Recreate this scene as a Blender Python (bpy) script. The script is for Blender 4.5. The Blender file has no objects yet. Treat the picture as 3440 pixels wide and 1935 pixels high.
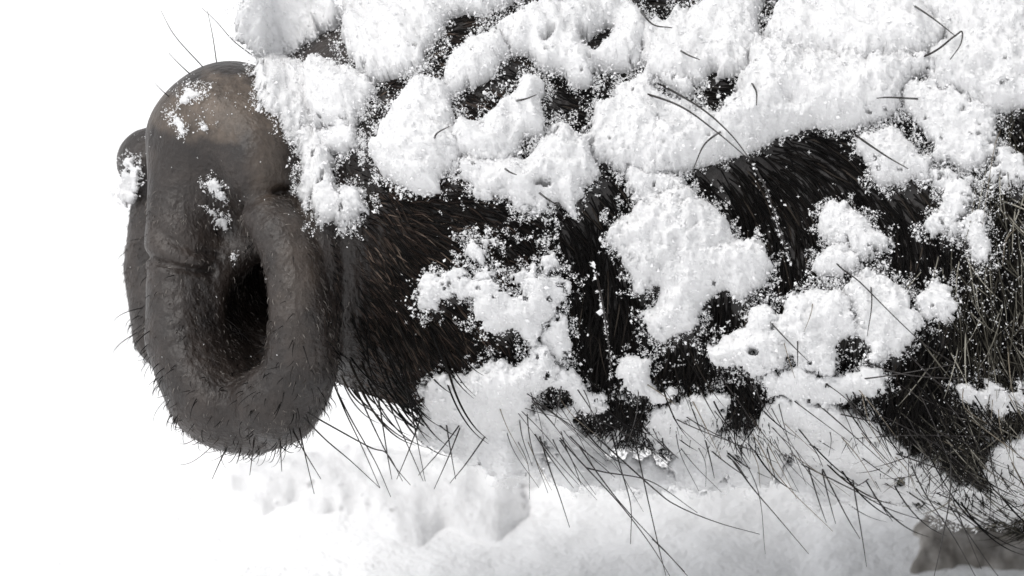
import bpy, math, random
import numpy as np
from mathutils import Vector, Matrix
from mathutils.bvhtree import BVHTree

rng = np.random.default_rng(7)
random.seed(7)
R = math.radians
scene = bpy.context.scene
col = scene.collection

# ---------------------------------------------------------------- frame of reference
# The head is measured in units of 0.08 mm: x to the right, y down, w towards the viewer.
S = 8e-5
PITCH = R(22)
DIST = 1.6
GROUND_Y = 2600.0
cp, sp = math.cos(PITCH), math.sin(PITCH)
LOOK = np.array([0, cp, -sp]); UP = np.array([0, sp, cp]); RIGHT = np.array([1.0, 0, 0])
ORI = np.array([0, 0, (GROUND_Y - 967.5) * S * cp])

def W(p):
    p = np.asarray(p, dtype=np.float64)
    return ORI + (p[..., 0:1] - 1720) * S * RIGHT + (967.5 - p[..., 1:2]) * S * UP - p[..., 2:3] * S * LOOK

# ---------------------------------------------------------------- camera, sky, sun, exposure
cam = bpy.data.cameras.new('camera')
camo = bpy.data.objects.new('camera', cam); col.objects.link(camo)
camo.location = Vector(ORI - LOOK * DIST)
camo.rotation_euler = (math.pi / 2 - PITCH, 0, 0)
cam.angle = 2 * math.atan(1720 * S / DIST)
cam.clip_start = 0.05; cam.clip_end = 500
cam.dof.use_dof = True; cam.dof.focus_distance = DIST - 0.03; cam.dof.aperture_fstop = 22
scene.camera = camo

SUN_EL, SUN_AZ = R(60), R(-125)
wd = bpy.data.worlds.new('World'); scene.world = wd; wd.use_nodes = True
nt = wd.node_tree; nt.nodes.clear()
sky = nt.nodes.new('ShaderNodeTexSky'); sky.sky_type = 'NISHITA'; sky.sun_disc = False
sky.sun_elevation = SUN_EL; sky.sun_rotation = SUN_AZ; sky.dust_density = 2; sky.air_density = 1.0
hs = nt.nodes.new('ShaderNodeHueSaturation'); hs.inputs['Saturation'].default_value = 0.10
bg = nt.nodes.new('ShaderNodeBackground'); bg.inputs['Strength'].default_value = 0.15
wo = nt.nodes.new('ShaderNodeOutputWorld')
nt.links.new(sky.outputs[0], hs.inputs['Color']); nt.links.new(hs.outputs[0], bg.inputs[0]); nt.links.new(bg.outputs[0], wo.inputs[0])
sun = bpy.data.lights.new('sun', 'SUN'); sun.energy = 0.9; sun.angle = R(35); sun.color = (1, 0.97, 0.93)
suno = bpy.data.objects.new('sun', sun); col.objects.link(suno)
sd_ = Vector((math.sin(SUN_AZ) * math.cos(SUN_EL), -0.2 * math.cos(SUN_EL) + 0.0, math.sin(SUN_EL)))
sd_ = Vector((math.sin(SUN_AZ) * math.cos(SUN_EL), math.cos(SUN_AZ) * math.cos(SUN_EL), math.sin(SUN_EL)))
suno.rotation_euler = sd_.to_track_quat('Z', 'Y').to_euler()
scene.view_settings.view_transform = 'Standard'; scene.view_settings.look = 'None'
scene.view_settings.exposure = 0.62; scene.view_settings.gamma = 1.0
scene.view_settings.use_curve_mapping = False
scene.render.engine = 'CYCLES'
scene.cycles.max_bounces = 8; scene.cycles.diffuse_bounces = 5; scene.cycles.transmission_bounces = 4

# ---------------------------------------------------------------- materials
def mat(name, color=(.5, .5, .5), rough=.6):
    m = bpy.data.materials.new(name); m.use_nodes = True
    b = m.node_tree.nodes['Principled BSDF']
    b.inputs['Base Color'].default_value = (*color, 1); b.inputs['Roughness'].default_value = rough
    return m, m.node_tree, b

def noise_node(nt, scale, detail=4, rough=.6):
    n = nt.nodes.new('ShaderNodeTexNoise'); n.inputs['Scale'].default_value = scale
    n.inputs['Detail'].default_value = detail; n.inputs['Roughness'].default_value = rough
    g = nt.nodes.new('ShaderNodeTexCoord'); nt.links.new(g.outputs['Object'], n.inputs['Vector'])
    return n

def ramp(nt, src, stops):
    r = nt.nodes.new('ShaderNodeValToRGB')
    while len(r.color_ramp.elements) < len(stops): r.color_ramp.elements.new(.5)
    for e, (p, c) in zip(r.color_ramp.elements, stops):
        e.position = p; e.color = (*c, 1)
    nt.links.new(src, r.inputs[0]); return r

def bump(nt, b, srcs):
    prev = None
    for src, dist in srcs:
        n = nt.nodes.new('ShaderNodeBump'); n.inputs['Strength'].default_value = 1; n.inputs['Distance'].default_value = dist
        nt.links.new(src, n.inputs['Height'])
        if prev: nt.links.new(prev.outputs[0], n.inputs['Normal'])
        prev = n
    nt.links.new(prev.outputs[0], b.inputs['Normal'])

def snow_mat(name, c, transl):
    m, t, b = mat(name, c, .7)
    b.inputs['Specular IOR Level'].default_value = .2
    n1 = noise_node(t, 900, 3); n2 = noise_node(t, 160, 4)
    bump(t, b, [(n2.outputs[0], .0007), (n1.outputs[0], .0003)])
    tr = t.nodes.new('ShaderNodeBsdfTranslucent'); tr.inputs['Color'].default_value = (*c, 1)
    mx = t.nodes.new('ShaderNodeMixShader'); mx.inputs[0].default_value = transl
    t.links.new(b.outputs[0], mx.inputs[1]); t.links.new(tr.outputs[0], mx.inputs[2])
    t.links.new(mx.outputs[0], t.nodes['Material Output'].inputs['Surface'])
    return m
M_SNOW = snow_mat('fresh_snow', (.90, .90, .905), .33)
M_GROUND, t, b = mat('ground_snow', (.90, .90, .905), .8)
b.inputs['Specular IOR Level'].default_value = .15
n1 = noise_node(t, 700, 3); n2 = noise_node(t, 60, 5)
bump(t, b, [(n2.outputs[0], .004), (n1.outputs[0], .0005)])
M_DIRTY, t, b = mat('dirty_snow', (.5, .47, .44), .9)
n = noise_node(t, 90, 5); r = ramp(t, n.outputs[0], [(.3, (.12, .105, .09)), (.5, (.26, .243, .225)), (.72, (.5, .48, .46))])
t.links.new(r.outputs[0], b.inputs['Base Color'])

M_SKIN, t, b = mat('snout_skin', (.06, .05, .045), .47)
at = t.nodes.new('ShaderNodeAttribute'); at.attribute_name = 'hide'
at2 = t.nodes.new('ShaderNodeAttribute'); at2.attribute_name = 'pale'
n = noise_node(t, 90, 6, .65)
r1 = ramp(t, n.outputs[0], [(.3, (.0065, .0043, .0035)), (.5, (.0165, .0116, .0094)), (.75, (.038, .0285, .0235))])
n_b = noise_node(t, 230, 5, .7)
r2 = ramp(t, n_b.outputs[0], [(.3, (.05, .037, .027)), (.7, (.13, .10, .077))])
r3 = ramp(t, n_b.outputs[0], [(.3, (.003, .0021, .0018)), (.7, (.0105, .0068, .0056))])
mA = t.nodes.new('ShaderNodeMixRGB'); mB = t.nodes.new('ShaderNodeMixRGB')
t.links.new(at2.outputs['Fac'], mA.inputs[0]); t.links.new(r1.outputs[0], mA.inputs[1]); t.links.new(r2.outputs[0], mA.inputs[2])
t.links.new(at.outputs['Fac'], mB.inputs[0]); t.links.new(mA.outputs[0], mB.inputs[1]); t.links.new(r3.outputs[0], mB.inputs[2])
t.links.new(mB.outputs[0], b.inputs['Base Color'])
v = t.nodes.new('ShaderNodeTexVoronoi'); v.inputs['Scale'].default_value = 700
g = t.nodes.new('ShaderNodeTexCoord'); t.links.new(g.outputs['Object'], v.inputs['Vector'])
n5 = noise_node(t, 260, 4, .65); n3 = noise_node(t, 45, 6, .6); n4 = noise_node(t, 1500, 3)
mp = t.nodes.new('ShaderNodeMapping'); mp.inputs['Scale'].default_value = (330, 330, 60)
wn = t.nodes.new('ShaderNodeTexNoise'); wn.inputs['Scale'].default_value = 1; wn.inputs['Detail'].default_value = 3
t.links.new(g.outputs['Object'], mp.inputs[0]); t.links.new(mp.outputs[0], wn.inputs['Vector'])
bump(t, b, [(n3.outputs[0], .0006), (wn.outputs[0], .0009), (n5.outputs[0], .0003), (v.outputs['Distance'], .0002), (n4.outputs[0], .0002)])

def hair_mat(name, stops, rough=.45):
    m, t, b = mat(name, (.01, .01, .01), rough)
    h = t.nodes.new('ShaderNodeHairInfo')
    r = ramp(t, h.outputs['Random'], stops); t.links.new(r.outputs[0], b.inputs['Base Color'])
    b.inputs['Specular IOR Level'].default_value = .1
    return m
M_FUR = hair_mat('fur_hair', [(0, (.0012, .001, .001)), (.75, (.003, .0023, .002)), (.94, (.008, .0062, .0052)), (1, (.045, .037, .03))])
M_RUFF = hair_mat('ruff_hair', [(0, (.002, .0018, .0014)), (.35, (.014, .0125, .0095)), (.75, (.06, .056, .045)), (1, (.32, .305, .26))])
M_MUZZLE = hair_mat('muzzle_hair', [(0, (.005, .0032, .0025)), (.55, (.02, .0135, .0108)), (.88, (.05, .036, .029)), (1, (.13, .10, .08))])
M_VELVET = hair_mat('velvet_hair', [(0, (.03, .025, .022)), (.7, (.09, .08, .075)), (1, (.25, .23, .21))])
M_BRISTLE, _, b = mat('bristle', (.012, .009, .008), .4)
M_PALEB, _, b = mat('pale_bristle', (.16, .135, .10), .45)

# ---------------------------------------------------------------- numeric helpers
def vnoise(x, y, seed):
    xi = np.floor(x).astype(np.int64); yi = np.floor(y).astype(np.int64)
    fx = x - xi; fy = y - yi; fx = fx * fx * (3 - 2 * fx); fy = fy * fy * (3 - 2 * fy)
    def h(a, b_):
        n = (a * 374761393 + b_ * 668265263 + seed * 974634741) & 0xffffffff
        n = ((n ^ (n >> 13)) * 1274126177) & 0xffffffff
        n = n ^ (n >> 16)
        return (n & 0xffff) / 65535.0
    return (h(xi, yi) * (1 - fx) + h(xi + 1, yi) * fx) * (1 - fy) + (h(xi, yi + 1) * (1 - fx) + h(xi + 1, yi + 1) * fx) * fy

def fbm(x, y, s, seed=0, octv=4, gain=.55):
    a, tot, amp, f = 0, 0, 1, 1 / s
    for k in range(octv):
        a = a + amp * vnoise(x * f + 17.3 * k, y * f - 9.1 * k, seed + k); tot += amp; amp *= gain; f *= 2.03
    return a / tot      # 0..1

def link(name, me, material, parent=None):
    o = bpy.data.objects.new(name, me); col.objects.link(o)
    if material: me.materials.append(material)
    if parent: o.parent = parent
    return o

def raw_mesh(name, verts, tris=None, quads=None, smooth=True):
    me = bpy.data.meshes.new(name)
    verts = np.ascontiguousarray(verts, dtype=np.float32)
    parts, lens = [], []
    if tris is not None and len(tris): parts.append(np.asarray(tris, np.int32).ravel()); lens.append(np.full(len(tris), 3, np.int32))
    if quads is not None and len(quads): parts.append(np.asarray(quads, np.int32).ravel()); lens.append(np.full(len(quads), 4, np.int32))
    li = np.concatenate(parts); ln = np.concatenate(lens)
    me.vertices.add(len(verts)); me.vertices.foreach_set('co', verts.ravel())
    me.loops.add(len(li)); me.loops.foreach_set('vertex_index', li)
    me.polygons.add(len(ln)); st = np.zeros(len(ln), np.int32); st[1:] = np.cumsum(ln)[:-1]
    me.polygons.foreach_set('loop_start', st)
    me.polygons.foreach_set('use_smooth', np.full(len(ln), smooth))
    me.update(calc_edges=True)
    return me

def tag(o, label=None, cat=None, group=None, kind=None):
    if label: o['label'] = label
    if cat: o['category'] = cat
    if group: o['group'] = group
    if kind: o['kind'] = kind
    return o

# ---------------------------------------------------------------- snow ground
def warp(lo, hi, step, far, n):
    core = np.arange(lo, hi + 1e-9, step)
    e = np.geomspace(step, far, n)
    e = np.cumsum(e) * (far / np.cumsum(e)[-1])
    return np.concatenate([(lo - e)[::-1], core, hi + e])
gx = warp(-.30, .30, .003, 80, 45); gy = warp(-.2, .75, .0045, 80, 45)
X, Y = np.meshgrid(gx, gy, indexing='ij')
near = np.exp(-((X / 2) ** 2 + (Y / 2) ** 2))
Z = (fbm(X, Y, .16, 3, 5) - .55) * .022 * near + (fbm(X, Y, .02, 9, 4) - .5) * .004 * near + (fbm(X, Y, 6, 21, 3) - .5) * .5 * (1 - near)
Z -= .004
nxg, nyg = X.shape
idx = np.arange(nxg * nyg).reshape(nxg, nyg)
q = np.stack([idx[:-1, :-1], idx[1:, :-1], idx[1:, 1:], idx[:-1, 1:]], -1).reshape(-1, 4)
go = link('snow_ground', raw_mesh('snow_ground', np.stack([X, Y, Z], -1).reshape(-1, 3), quads=q), M_GROUND)
tag(go, kind='structure')

# ---------------------------------------------------------------- the boar's body: one skin from a distance field
def smin(a, b_, k):
    h = np.maximum(k - np.abs(a - b_), 0) / k
    return np.minimum(a, b_) - h * h * k * .25
def smax(a, b_, k): return -smin(-a, -b_, k)
def ell(px, py, pw, c, r):
    a, b_, d = (px - c[0]) / r[0], (py - c[1]) / r[1], (pw - c[2]) / r[2]
    k0 = np.sqrt(a * a + b_ * b_ + d * d); k1 = np.sqrt((a / r[0]) ** 2 + (b_ / r[1]) ** 2 + (d / r[2]) ** 2) + 1e-9
    return k0 * (k0 - 1) / k1
def cone(px, py, pw, A, B, ra, rb):
    A = np.array(A, np.float32); B = np.array(B, np.float32); d = B - A; L = float(d @ d)
    t_ = np.clip(((px - A[0]) * d[0] + (py - A[1]) * d[1] + (pw - A[2]) * d[2]) / L, 0, 1)
    return np.sqrt((px - A[0] - t_ * d[0]) ** 2 + (py - A[1] - t_ * d[1]) ** 2 + (pw - A[2] - t_ * d[2]) ** 2) - (ra + (rb - ra) * t_)
def chain(px, py, pw, pts, k=10):
    o = None
    for (a, ra), (b_, rb) in zip(pts[:-1], pts[1:]):
        s_ = cone(px, py, pw, a, b_, ra, rb)
        o = s_ if o is None else smin(o, s_, k)
    return o

def up_px(h):     # a vector of h units straight up in the world, in x, y, w
    return np.array([0, -h * cp, h * sp])

CREASES = [
    ([(500, 858), (560, 884), (640, 904), (725, 915)], 12, 26), ([(520, 832), (600, 855), (690, 882)], 20, -14),
    ([(540, 765), (590, 808), (660, 842), (740, 862)], 11, 18), ([(500, 925), (560, 940), (640, 950)], 10, 9),
    ([(856, 700), (895, 672), (955, 650), (1015, 655), (1060, 690)], 15, 46),
    ([(600, 1110), (660, 1090), (730, 1060)], 9, 8), ([(590, 1160), (660, 1150), (740, 1110)], 9, 8), ([(600, 1050), (660, 1030), (730, 1010)], 9, 7),
    ([(640, 1230), (690, 1200), (760, 1150)], 9, 8), ([(560, 1010), (620, 990), (700, 970)], 9, 6),
    ([(760, 610), (850, 580), (910, 530)], 9, 6), ([(540, 500), (545, 640), (535, 740)], 8, 5), ([(565, 520), (570, 620), (560, 700)], 8, 5), ([(590, 480), (598, 600), (590, 680)], 8, 4)]
def snout_sdf(x, y, w):
    H = (x - 750) * -.8 + w * .6; U = (x - 750) * .6 + w * .8; V = y - 870
    d = ell(U, V, H, (0, 0, -60), (560, 600, 170))
    # lower near wing of the disc and top lobe
    d = smin(d, ell(x, y, w, (850, 1205, 190), (278, 312, 280)), 120)
    d = smin(d, ell(x, y, w, (770, 430, 60), (225, 222, 330)), 100)
    d = smin(d, ell(x, y, w, (868, 540, 300), (112, 170, 165)), 100)
    # ridge between the nostrils
    d = smin(d, chain(x, y, w, [((640, 480, 130), 130), ((610, 800, 200), 110), ((630, 1120, 230), 125), ((740, 1310, 270), 140)]), 130)
    # far wing
    d = smin(d, ell(x, y, w, (492, 535, -330), (124, 118, 150)), 36)
    d = smin(d, chain(x, y, w, [((500, 720, -330), 84), ((482, 900, -330), 88), ((535, 1120, -260), 108)]), 70)
    # funnel of the near nostril
    d = smax(d, -ell(x, y, w, (850, 1030, 720), (300, 370, 450)), 100)
    d = smin(d, chain(x, y, w, [((985, 740, 300), 62), ((1030, 880, 380), 70), ((1045, 1040, 400), 78), ((1040, 1200, 370), 92), ((970, 1370, 330), 110)]), 60)
    # outer lip: thick band on the near side
    LIP = chain(x, y, w, [((915, 735, 400), 74), ((955, 800, 450), 80), ((985, 880, 475), 84), ((1003, 970, 490), 87), ((1012, 1060, 492), 91), ((1010, 1150, 475), 97), ((995, 1235, 450), 104), ((920, 1340, 400), 115)], 10)
    d = smin(d, LIP, 45)
    # creases and folds of the skin: pressed in (or raised) along lines across the near face
    for pts, sg, dep in CREASES:
        g2 = None
        for (x0, y0), (x1, y1) in zip(pts[:-1], pts[1:]):
            dx, dy = x1 - x0, y1 - y0
            t_ = np.clip(((x - x0) * dx + (y - y0) * dy) / (dx * dx + dy * dy), 0, 1)
            q_ = (x - x0 - t_ * dx) ** 2 + (y - y0 - t_ * dy) ** 2
            g2 = q_ if g2 is None else np.minimum(g2, q_)
        d = d + .72 * dep * np.exp(-g2 / (sg * sg)) * (w > 0)
    return d, LIP

def body_sdf(x, y, w):
    d, LIP = snout_sdf(x, y, w)
    # muzzle, widening into the cheeks and forehead
    m = chain(x, y, w, [((1310, 690, -200), 615), ((1700, 650, -170), 740), ((2500, 640, -300), 840), ((3400, 560, -420), 1120)], 200)
    m = smax(m, -ell(x, y, w, (1150, 900, 560), (110, 520, 150)), 120)          # hollow behind the snout
    m = smax(m, -chain(x, y, w, [((985, 250, 240), 60), ((1030, 430, 370), 75), ((1075, 620, 440), 75), ((1100, 750, 470), 50)]), 70)   # groove behind the disc
    d = smin(d, m, 45)
    d = smin(d, ell(x, y, w, (2040, 1110, -60), (620, 300, 420)), 100)          # lower jaw
    d = smin(d, ell(x, y, w, (3000, 1030, 0), (900, 430, 620)), 220)            # cheek
    d = smin(d, chain(x, y, w, [((2250, 420, 330), 110), ((2900, 300, 420), 150), ((3500, 150, 430), 190)], 100), 160)  # brow ridge
    # the nostril, running back under the outer lip into a hollow
    hole = smin(ell(x, y, w, (886, 1055, 400), (84, 228, 300)), chain(x, y, w, [((840, 838, 420), 34), ((858, 890, 420), 48), ((872, 960, 380), 70), ((880, 1130, 330), 86), ((895, 1040, 190), 124), ((990, 960, 50), 150), ((1230, 800, -120), 190)]), 40)
    d = smin(d, ell(x, y, w, (900, 900, -180), (330, 420, 230)), 60)
    d = smax(d, -hole, 84)
    d = smin(d, smax(LIP, -(hole + 60), 30), 45)
    # neck, trunk and legs, beyond the picture
    neck = np.array([5200, -300, -700]); chest = np.array([7400, -2300, -100]) + 0; rump = np.array([14000, -2700, -100])
    t_ = chain(x, y, w, [((3600, 500, -500), 1150), (tuple(neck), 1700), (tuple(chest), 2300)], 500)
    d = smin(d, t_, 400)
    d = smin(d, chain(x, y, w, [(tuple(chest), 2300), (tuple((chest + rump) / 2 + up_px(-200)), 2350), (tuple(rump), 2000)], 500), 600)
    for (bx, bw, top) in ((7300, -1600, 1200), (7600, 1000, 1200), (13900, -1600, 1200), (14200, 1000, 1200)):
        foot = np.array([bx, GROUND_Y + bw * sp / cp, bw])      # on the ground plane
        knee = foot + up_px(1900); hip = foot + up_px(4200)
        d = smin(d, chain(x, y, w, [(tuple(hip), 1000), (tuple(knee), 420), (tuple(foot + up_px(500)), 280), (tuple(foot + up_px(120)), 330)], 200), 300)
    return d

def axis(lo, hi, step, lo2, n2, hi2, n3):
    core = np.arange(lo, hi, step)
    a = lo - (np.linspace(0, 1, n2 + 1)[1:] ** 1.8) * (lo - lo2); c = core[-1] + (np.linspace(0, 1, n3 + 1)[1:] ** 1.8) * (hi2 - core[-1])
    return np.concatenate([a[::-1], core, c])
ax = np.concatenate([np.arange(300, 1250, 9.), np.arange(1250, 3600, 24.), 3600 + (np.linspace(0, 1, 46)[1:] ** 1.3) * 13500])
ay = axis(150, 1600, 9., -6200, 62, 3200, 26)
aw = axis(-250, 620, 10., -4200, 52, 4200, 30)
F = np.empty((len(ax), len(ay), len(aw)), np.float32)
for i0 in range(0, len(ax), 40):
    gx_, gy_, gw_ = np.meshgrid(ax[i0:i0 + 40].astype(np.float32), ay.astype(np.float32), aw.astype(np.float32), indexing='ij', sparse=True)
    F[i0:i0 + 40] = body_sdf(gx_, gy_, gw_)

def surface_nets(F):
    ins = F < 0
    nx, ny, nz = F.shape
    cnt = np.zeros((nx - 1, ny - 1, nz - 1), np.int8)
    for a in (0, 1):
        for b_ in (0, 1):
            for c in (0, 1): cnt += ins[a:nx - 1 + a, b_:ny - 1 + b_, c:nz - 1 + c]
    act = (cnt > 0) & (cnt < 8)
    ci = np.argwhere(act)
    vid = np.full(act.shape, -1, np.int32); vid[act] = np.arange(len(ci))
    corners = np.array([(a, b_, c) for a in (0, 1) for b_ in (0, 1) for c in (0, 1)])
    vals = np.stack([F[ci[:, 0] + o[0], ci[:, 1] + o[1], ci[:, 2] + o[2]] for o in corners], 1)
    acc = np.zeros((len(ci), 3)); n = np.zeros(len(ci))
    for i in range(8):
        for j in range(i + 1, 8):
            if np.abs(corners[i] - corners[j]).sum() != 1: continue
            m = (vals[:, i] < 0) != (vals[:, j] < 0)
            tt = vals[:, i] / (vals[:, i] - vals[:, j] + 1e-12)
            p = corners[i] + tt[:, None] * (corners[j] - corners[i])
            acc[m] += p[m]; n[m] += 1
    pos = ci + acc / n[:, None]
    quads = []
    for axn in range(3):
        sl0 = [slice(None)] * 3; sl1 = [slice(None)] * 3
        sl0[axn] = slice(0, -1); sl1[axn] = slice(1, None)
        ch = ins[tuple(sl0)] != ins[tuple(sl1)]
        e = np.argwhere(ch)
        o1, o2 = [(1, 2), (2, 0), (0, 1)][axn]
        ok = (e[:, o1] > 0) & (e[:, o2] > 0) & (e[:, o1] < F.shape[o1] - 1) & (e[:, o2] < F.shape[o2] - 1)
        e = e[ok]
        flip = ins[e[:, 0], e[:, 1], e[:, 2]]
        def cell(d1, d2):
            c = e.copy(); c[:, o1] += d1; c[:, o2] += d2
            return vid[c[:, 0], c[:, 1], c[:, 2]]
        qd = np.stack([cell(-1, -1), cell(0, -1), cell(0, 0), cell(-1, 0)], 1)
        qd[~flip] = qd[~flip][:, ::-1]
        quads.append(qd)
    return pos, np.concatenate(quads)
pos, quads = surface_nets(F)
BV = np.stack([np.interp(pos[:, 0], np.arange(len(ax)), ax), np.interp(pos[:, 1], np.arange(len(ay)), ay), np.interp(pos[:, 2], np.arange(len(aw)), aw)], 1)
del F
# relax a little, so the lattice does not show
for _ in range(3):
    s_ = np.zeros_like(BV); c_ = np.zeros(len(BV))
    for k in range(4):
        a, b_ = quads[:, k], quads[:, (k + 1) % 4]
        for j in range(3):
            s_[:, j] += np.bincount(a, BV[b_, j], len(BV)) + np.bincount(b_, BV[a, j], len(BV))
        c_ += np.bincount(a, minlength=len(BV)) + np.bincount(b_, minlength=len(BV))
    BV = BV * .5 + .5 * s_ / np.maximum(c_, 1)[:, None]
quads = quads[:, ::-1]        # x, y-down, w is left-handed seen from the world: keep the faces outward
fn = np.cross(BV[quads[:, 1]] - BV[quads[:, 0]], BV[quads[:, 2]] - BV[quads[:, 0]])

root = bpy.data.objects.new('wild_boar', None); col.objects.link(root)
tag(root, 'dark wild boar reaching in from the right, snout and head caked with fresh snow', 'wild boar')
base = W(np.array([7300., GROUND_Y, 0.]))
root.location = Vector((base[0], base[1], 0)); root.empty_display_size = .05
Minv = Matrix.Translation(-root.location)

def part(name, me, material):
    o = link(name, me, material, root); o.matrix_parent_inverse = Minv; return o
me = raw_mesh('body', W(BV), quads=quads)
body = part('body', me, M_SKIN)
def sstep(a, b_, v_): t_ = np.clip((v_ - a) / (b_ - a), 0, 1); return t_ * t_ * (3 - 2 * t_)
x_, y_, w_ = BV.T
hide = sstep(1060, 1270, x_ + 25 * (fbm(x_, y_, 60, 5) - .5) * 4 - np.clip(w_ - 300, -200, 0) * -.15)
n_ = fbm(x_, y_, 60, 6)
e_ = np.sqrt(((x_ - 765) / 215) ** 2 + ((y_ - 372) / 100) ** 2) - 1 + 1.0 * (n_ - .5)
pale = np.clip(sstep(.35, -.25, e_) * (.55 + .6 * fbm(x_, y_, 35, 8)), 0, 1) * (w_ > -150)
pale = np.maximum(pale, .5 * sstep(.5, -.5, np.sqrt(((x_ - 915) / 60) ** 2 + ((y_ - 490) / 190) ** 2) - 1 + .6 * (n_ - .5)))
pale = np.maximum(pale, .22 * sstep(.5, -.5, np.sqrt(((x_ - 1020) / 60) ** 2 + ((y_ - 900) / 240) ** 2) - 1 + 1.2 * (fbm(x_, y_, 40, 9) - .5)) * (w_ > 300))
for nm, dat in (('hide', hide), ('pale', pale)):
    a = me.attributes.new(nm, 'FLOAT', 'POINT'); a.data.foreach_set('value', dat.astype(np.float32))

EYE = np.array([1720, 967.5, DIST / S])
bvh = BVHTree.FromPolygons([tuple(v_) for v_ in BV], [tuple(q_) for q_ in quads.tolist()])
def hit(px, py):
    d = Vector((px - EYE[0], py - EYE[1], -EYE[2])).normalized()
    h = bvh.ray_cast(Vector(EYE), d)
    if h[0] is None: return None
    n = h[1]
    if n.dot(d) > 0: n = -n
    return h[0], n

#SPLIT
# ---------------------------------------------------------------- surface of the head as seen from the camera's side, sampled once
GS = 8.0
sx = np.arange(-160, 3700, GS); sy = np.arange(-260, 2100, GS)
SD = np.full((len(sx), len(sy)), np.nan, np.float32); SNX = np.zeros((len(sx), len(sy), 3), np.float32)
step = 2
for i in range(0, len(sx), step):
    for j in range(0, len(sy), step):
        h = hit(sx[i], sy[j])
        if h:
            SD[i, j] = h[0][2]; SNX[i, j] = h[1]
SDc = SD[::step, ::step]; SNc = SNX[::step, ::step]; GSc = GS * step
MISS = np.isnan(SDc)
def fill(A, bad, iters=60):
    A = A.copy(); bad = bad.copy(); A[bad] = 0
    for _ in range(iters):
        if not bad.any(): break
        wt = (~bad).astype(np.float32)
        P = np.pad(A * wt, 1); Q = np.pad(wt, 1)
        num = P[:-2, 1:-1] + P[2:, 1:-1] + P[1:-1, :-2] + P[1:-1, 2:]; den = Q[:-2, 1:-1] + Q[2:, 1:-1] + Q[1:-1, :-2] + Q[1:-1, 2:]
        n_ = bad & (den > 0); A[n_] = num[n_] / den[n_]; bad &= ~n_
    return A
def blur(A, n):
    for _ in range(n):
        P = np.pad(A, 1, mode='edge'); A = (P[:-2, 1:-1] + P[2:, 1:-1] + P[1:-1, :-2] + P[1:-1, 2:] + 2 * A) / 6
    return A
SDf = fill(SDc, MISS); SDs = blur(SDf, 6)
NF = np.stack([blur(fill(SNc[..., k], MISS), 4) for k in range(3)], -1)
def bil(A, x, y):
    fx = np.clip((np.asarray(x) - sx[0]) / GSc, 0, A.shape[0] - 1.001); fy = np.clip((np.asarray(y) - sy[0]) / GSc, 0, A.shape[1] - 1.001)
    i = fx.astype(int); j = fy.astype(int); u = fx - i; v_ = fy - j
    if A.ndim == 3: u = u[..., None]; v_ = v_[..., None]
    return (A[i, j] * (1 - u) + A[i + 1, j] * u) * (1 - v_) + (A[i, j + 1] * (1 - u) + A[i + 1, j + 1] * u) * v_
def along(px, py, w):      # the point at depth w on the sight line that meets the picture-parallel plane w = 0 at px, py
    f = (EYE[2] - w) / EYE[2]
    return np.stack([EYE[0] + (px - EYE[0]) * f, EYE[1] + (py - EYE[1]) * f, w], -1)

# ---------------------------------------------------------------- snow clumps
def star_flake():
    vs = [(0, 0, .12), (0, 0, -.12)]; ts = []
    for k in range(6):
        a = k * math.pi / 3; L = .75 + .5 * rng.random()
        b0 = len(vs)
        vs += [(L * math.cos(a), L * math.sin(a), rng.normal(0, .1))]
        for s_ in (-1, 1): vs += [(.42 * math.cos(a + s_ * .42), .42 * math.sin(a + s_ * .42), 0)]
        ts += [(0, b0 + 1, b0), (0, b0, b0 + 2)]
    return np.array(vs), np.array(ts)
def shard():
    d = rng.normal(size=(6, 3)); d = np.array([(1, 0, 0), (-1, 0, 0), (0, 1, 0), (0, -1, 0), (0, 0, 1), (0, 0, -1)]) * rng.uniform(.35, 1.15, (6, 1)) + d * .18
    return d, np.array([(0, 2, 4), (2, 1, 4), (1, 3, 4), (3, 0, 4), (2, 0, 5), (1, 2, 5), (3, 1, 5), (0, 3, 5)])
def cross():
    vs, ts = [], []
    for k in range(4):
        d = rng.normal(size=3); d /= np.linalg.norm(d); p = np.cross(d, rng.normal(size=3)); p = p / np.linalg.norm(p) * .13
        b0 = len(vs); vs += [d * 1.1, p, -d * 1.1, -p]; ts += [(b0, b0 + 1, b0 + 2), (b0, b0 + 2, b0 + 3)]
    return np.array(vs), np.array(ts)
TEMPL = [star_flake() for _ in range(1)] + [shard() for _ in range(3)] + [cross() for _ in range(5)]
def flakes(P, size):
    V_, T_, off = [], [], 0
    if not len(P): return np.zeros((0, 3)), np.zeros((0, 3), int)
    kind = rng.integers(0, len(TEMPL), len(P))
    for k, (tv, tt) in enumerate(TEMPL):
        m = kind == k; n = int(m.sum())
        if not n: continue
        Q, _ = np.linalg.qr(rng.normal(size=(n, 3, 3)))
        v_ = np.einsum('nij,vj->nvi', Q, tv) * size[m][:, None, None] + P[m][:, None, :]
        V_.append(v_.reshape(-1, 3)); T_.append((tt[None] + (np.arange(n) * len(tv))[:, None, None] + off).reshape(-1, 3)); off += n * len(tv)
    return np.concatenate(V_), np.concatenate(T_)

def poly_sd(px, py, poly):
    best = np.full(px.shape, 1e9); ins = np.zeros(px.shape, bool)
    for (x0, y0), (x1, y1) in zip(poly, poly[1:] + poly[:1]):
        dx, dy = x1 - x0, y1 - y0
        t_ = np.clip(((px - x0) * dx + (py - y0) * dy) / (dx * dx + dy * dy + 1e-9), 0, 1)
        best = np.minimum(best, (px - x0 - t_ * dx) ** 2 + (py - y0 - t_ * dy) ** 2)
        c = ((y0 > py) != (y1 > py)) & (px < (x1 - x0) * (py - y0) / (y1 - y0 + 1e-9) + x0)
        ins ^= c
    return np.sqrt(best) * np.where(ins, 1, -1)

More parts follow.
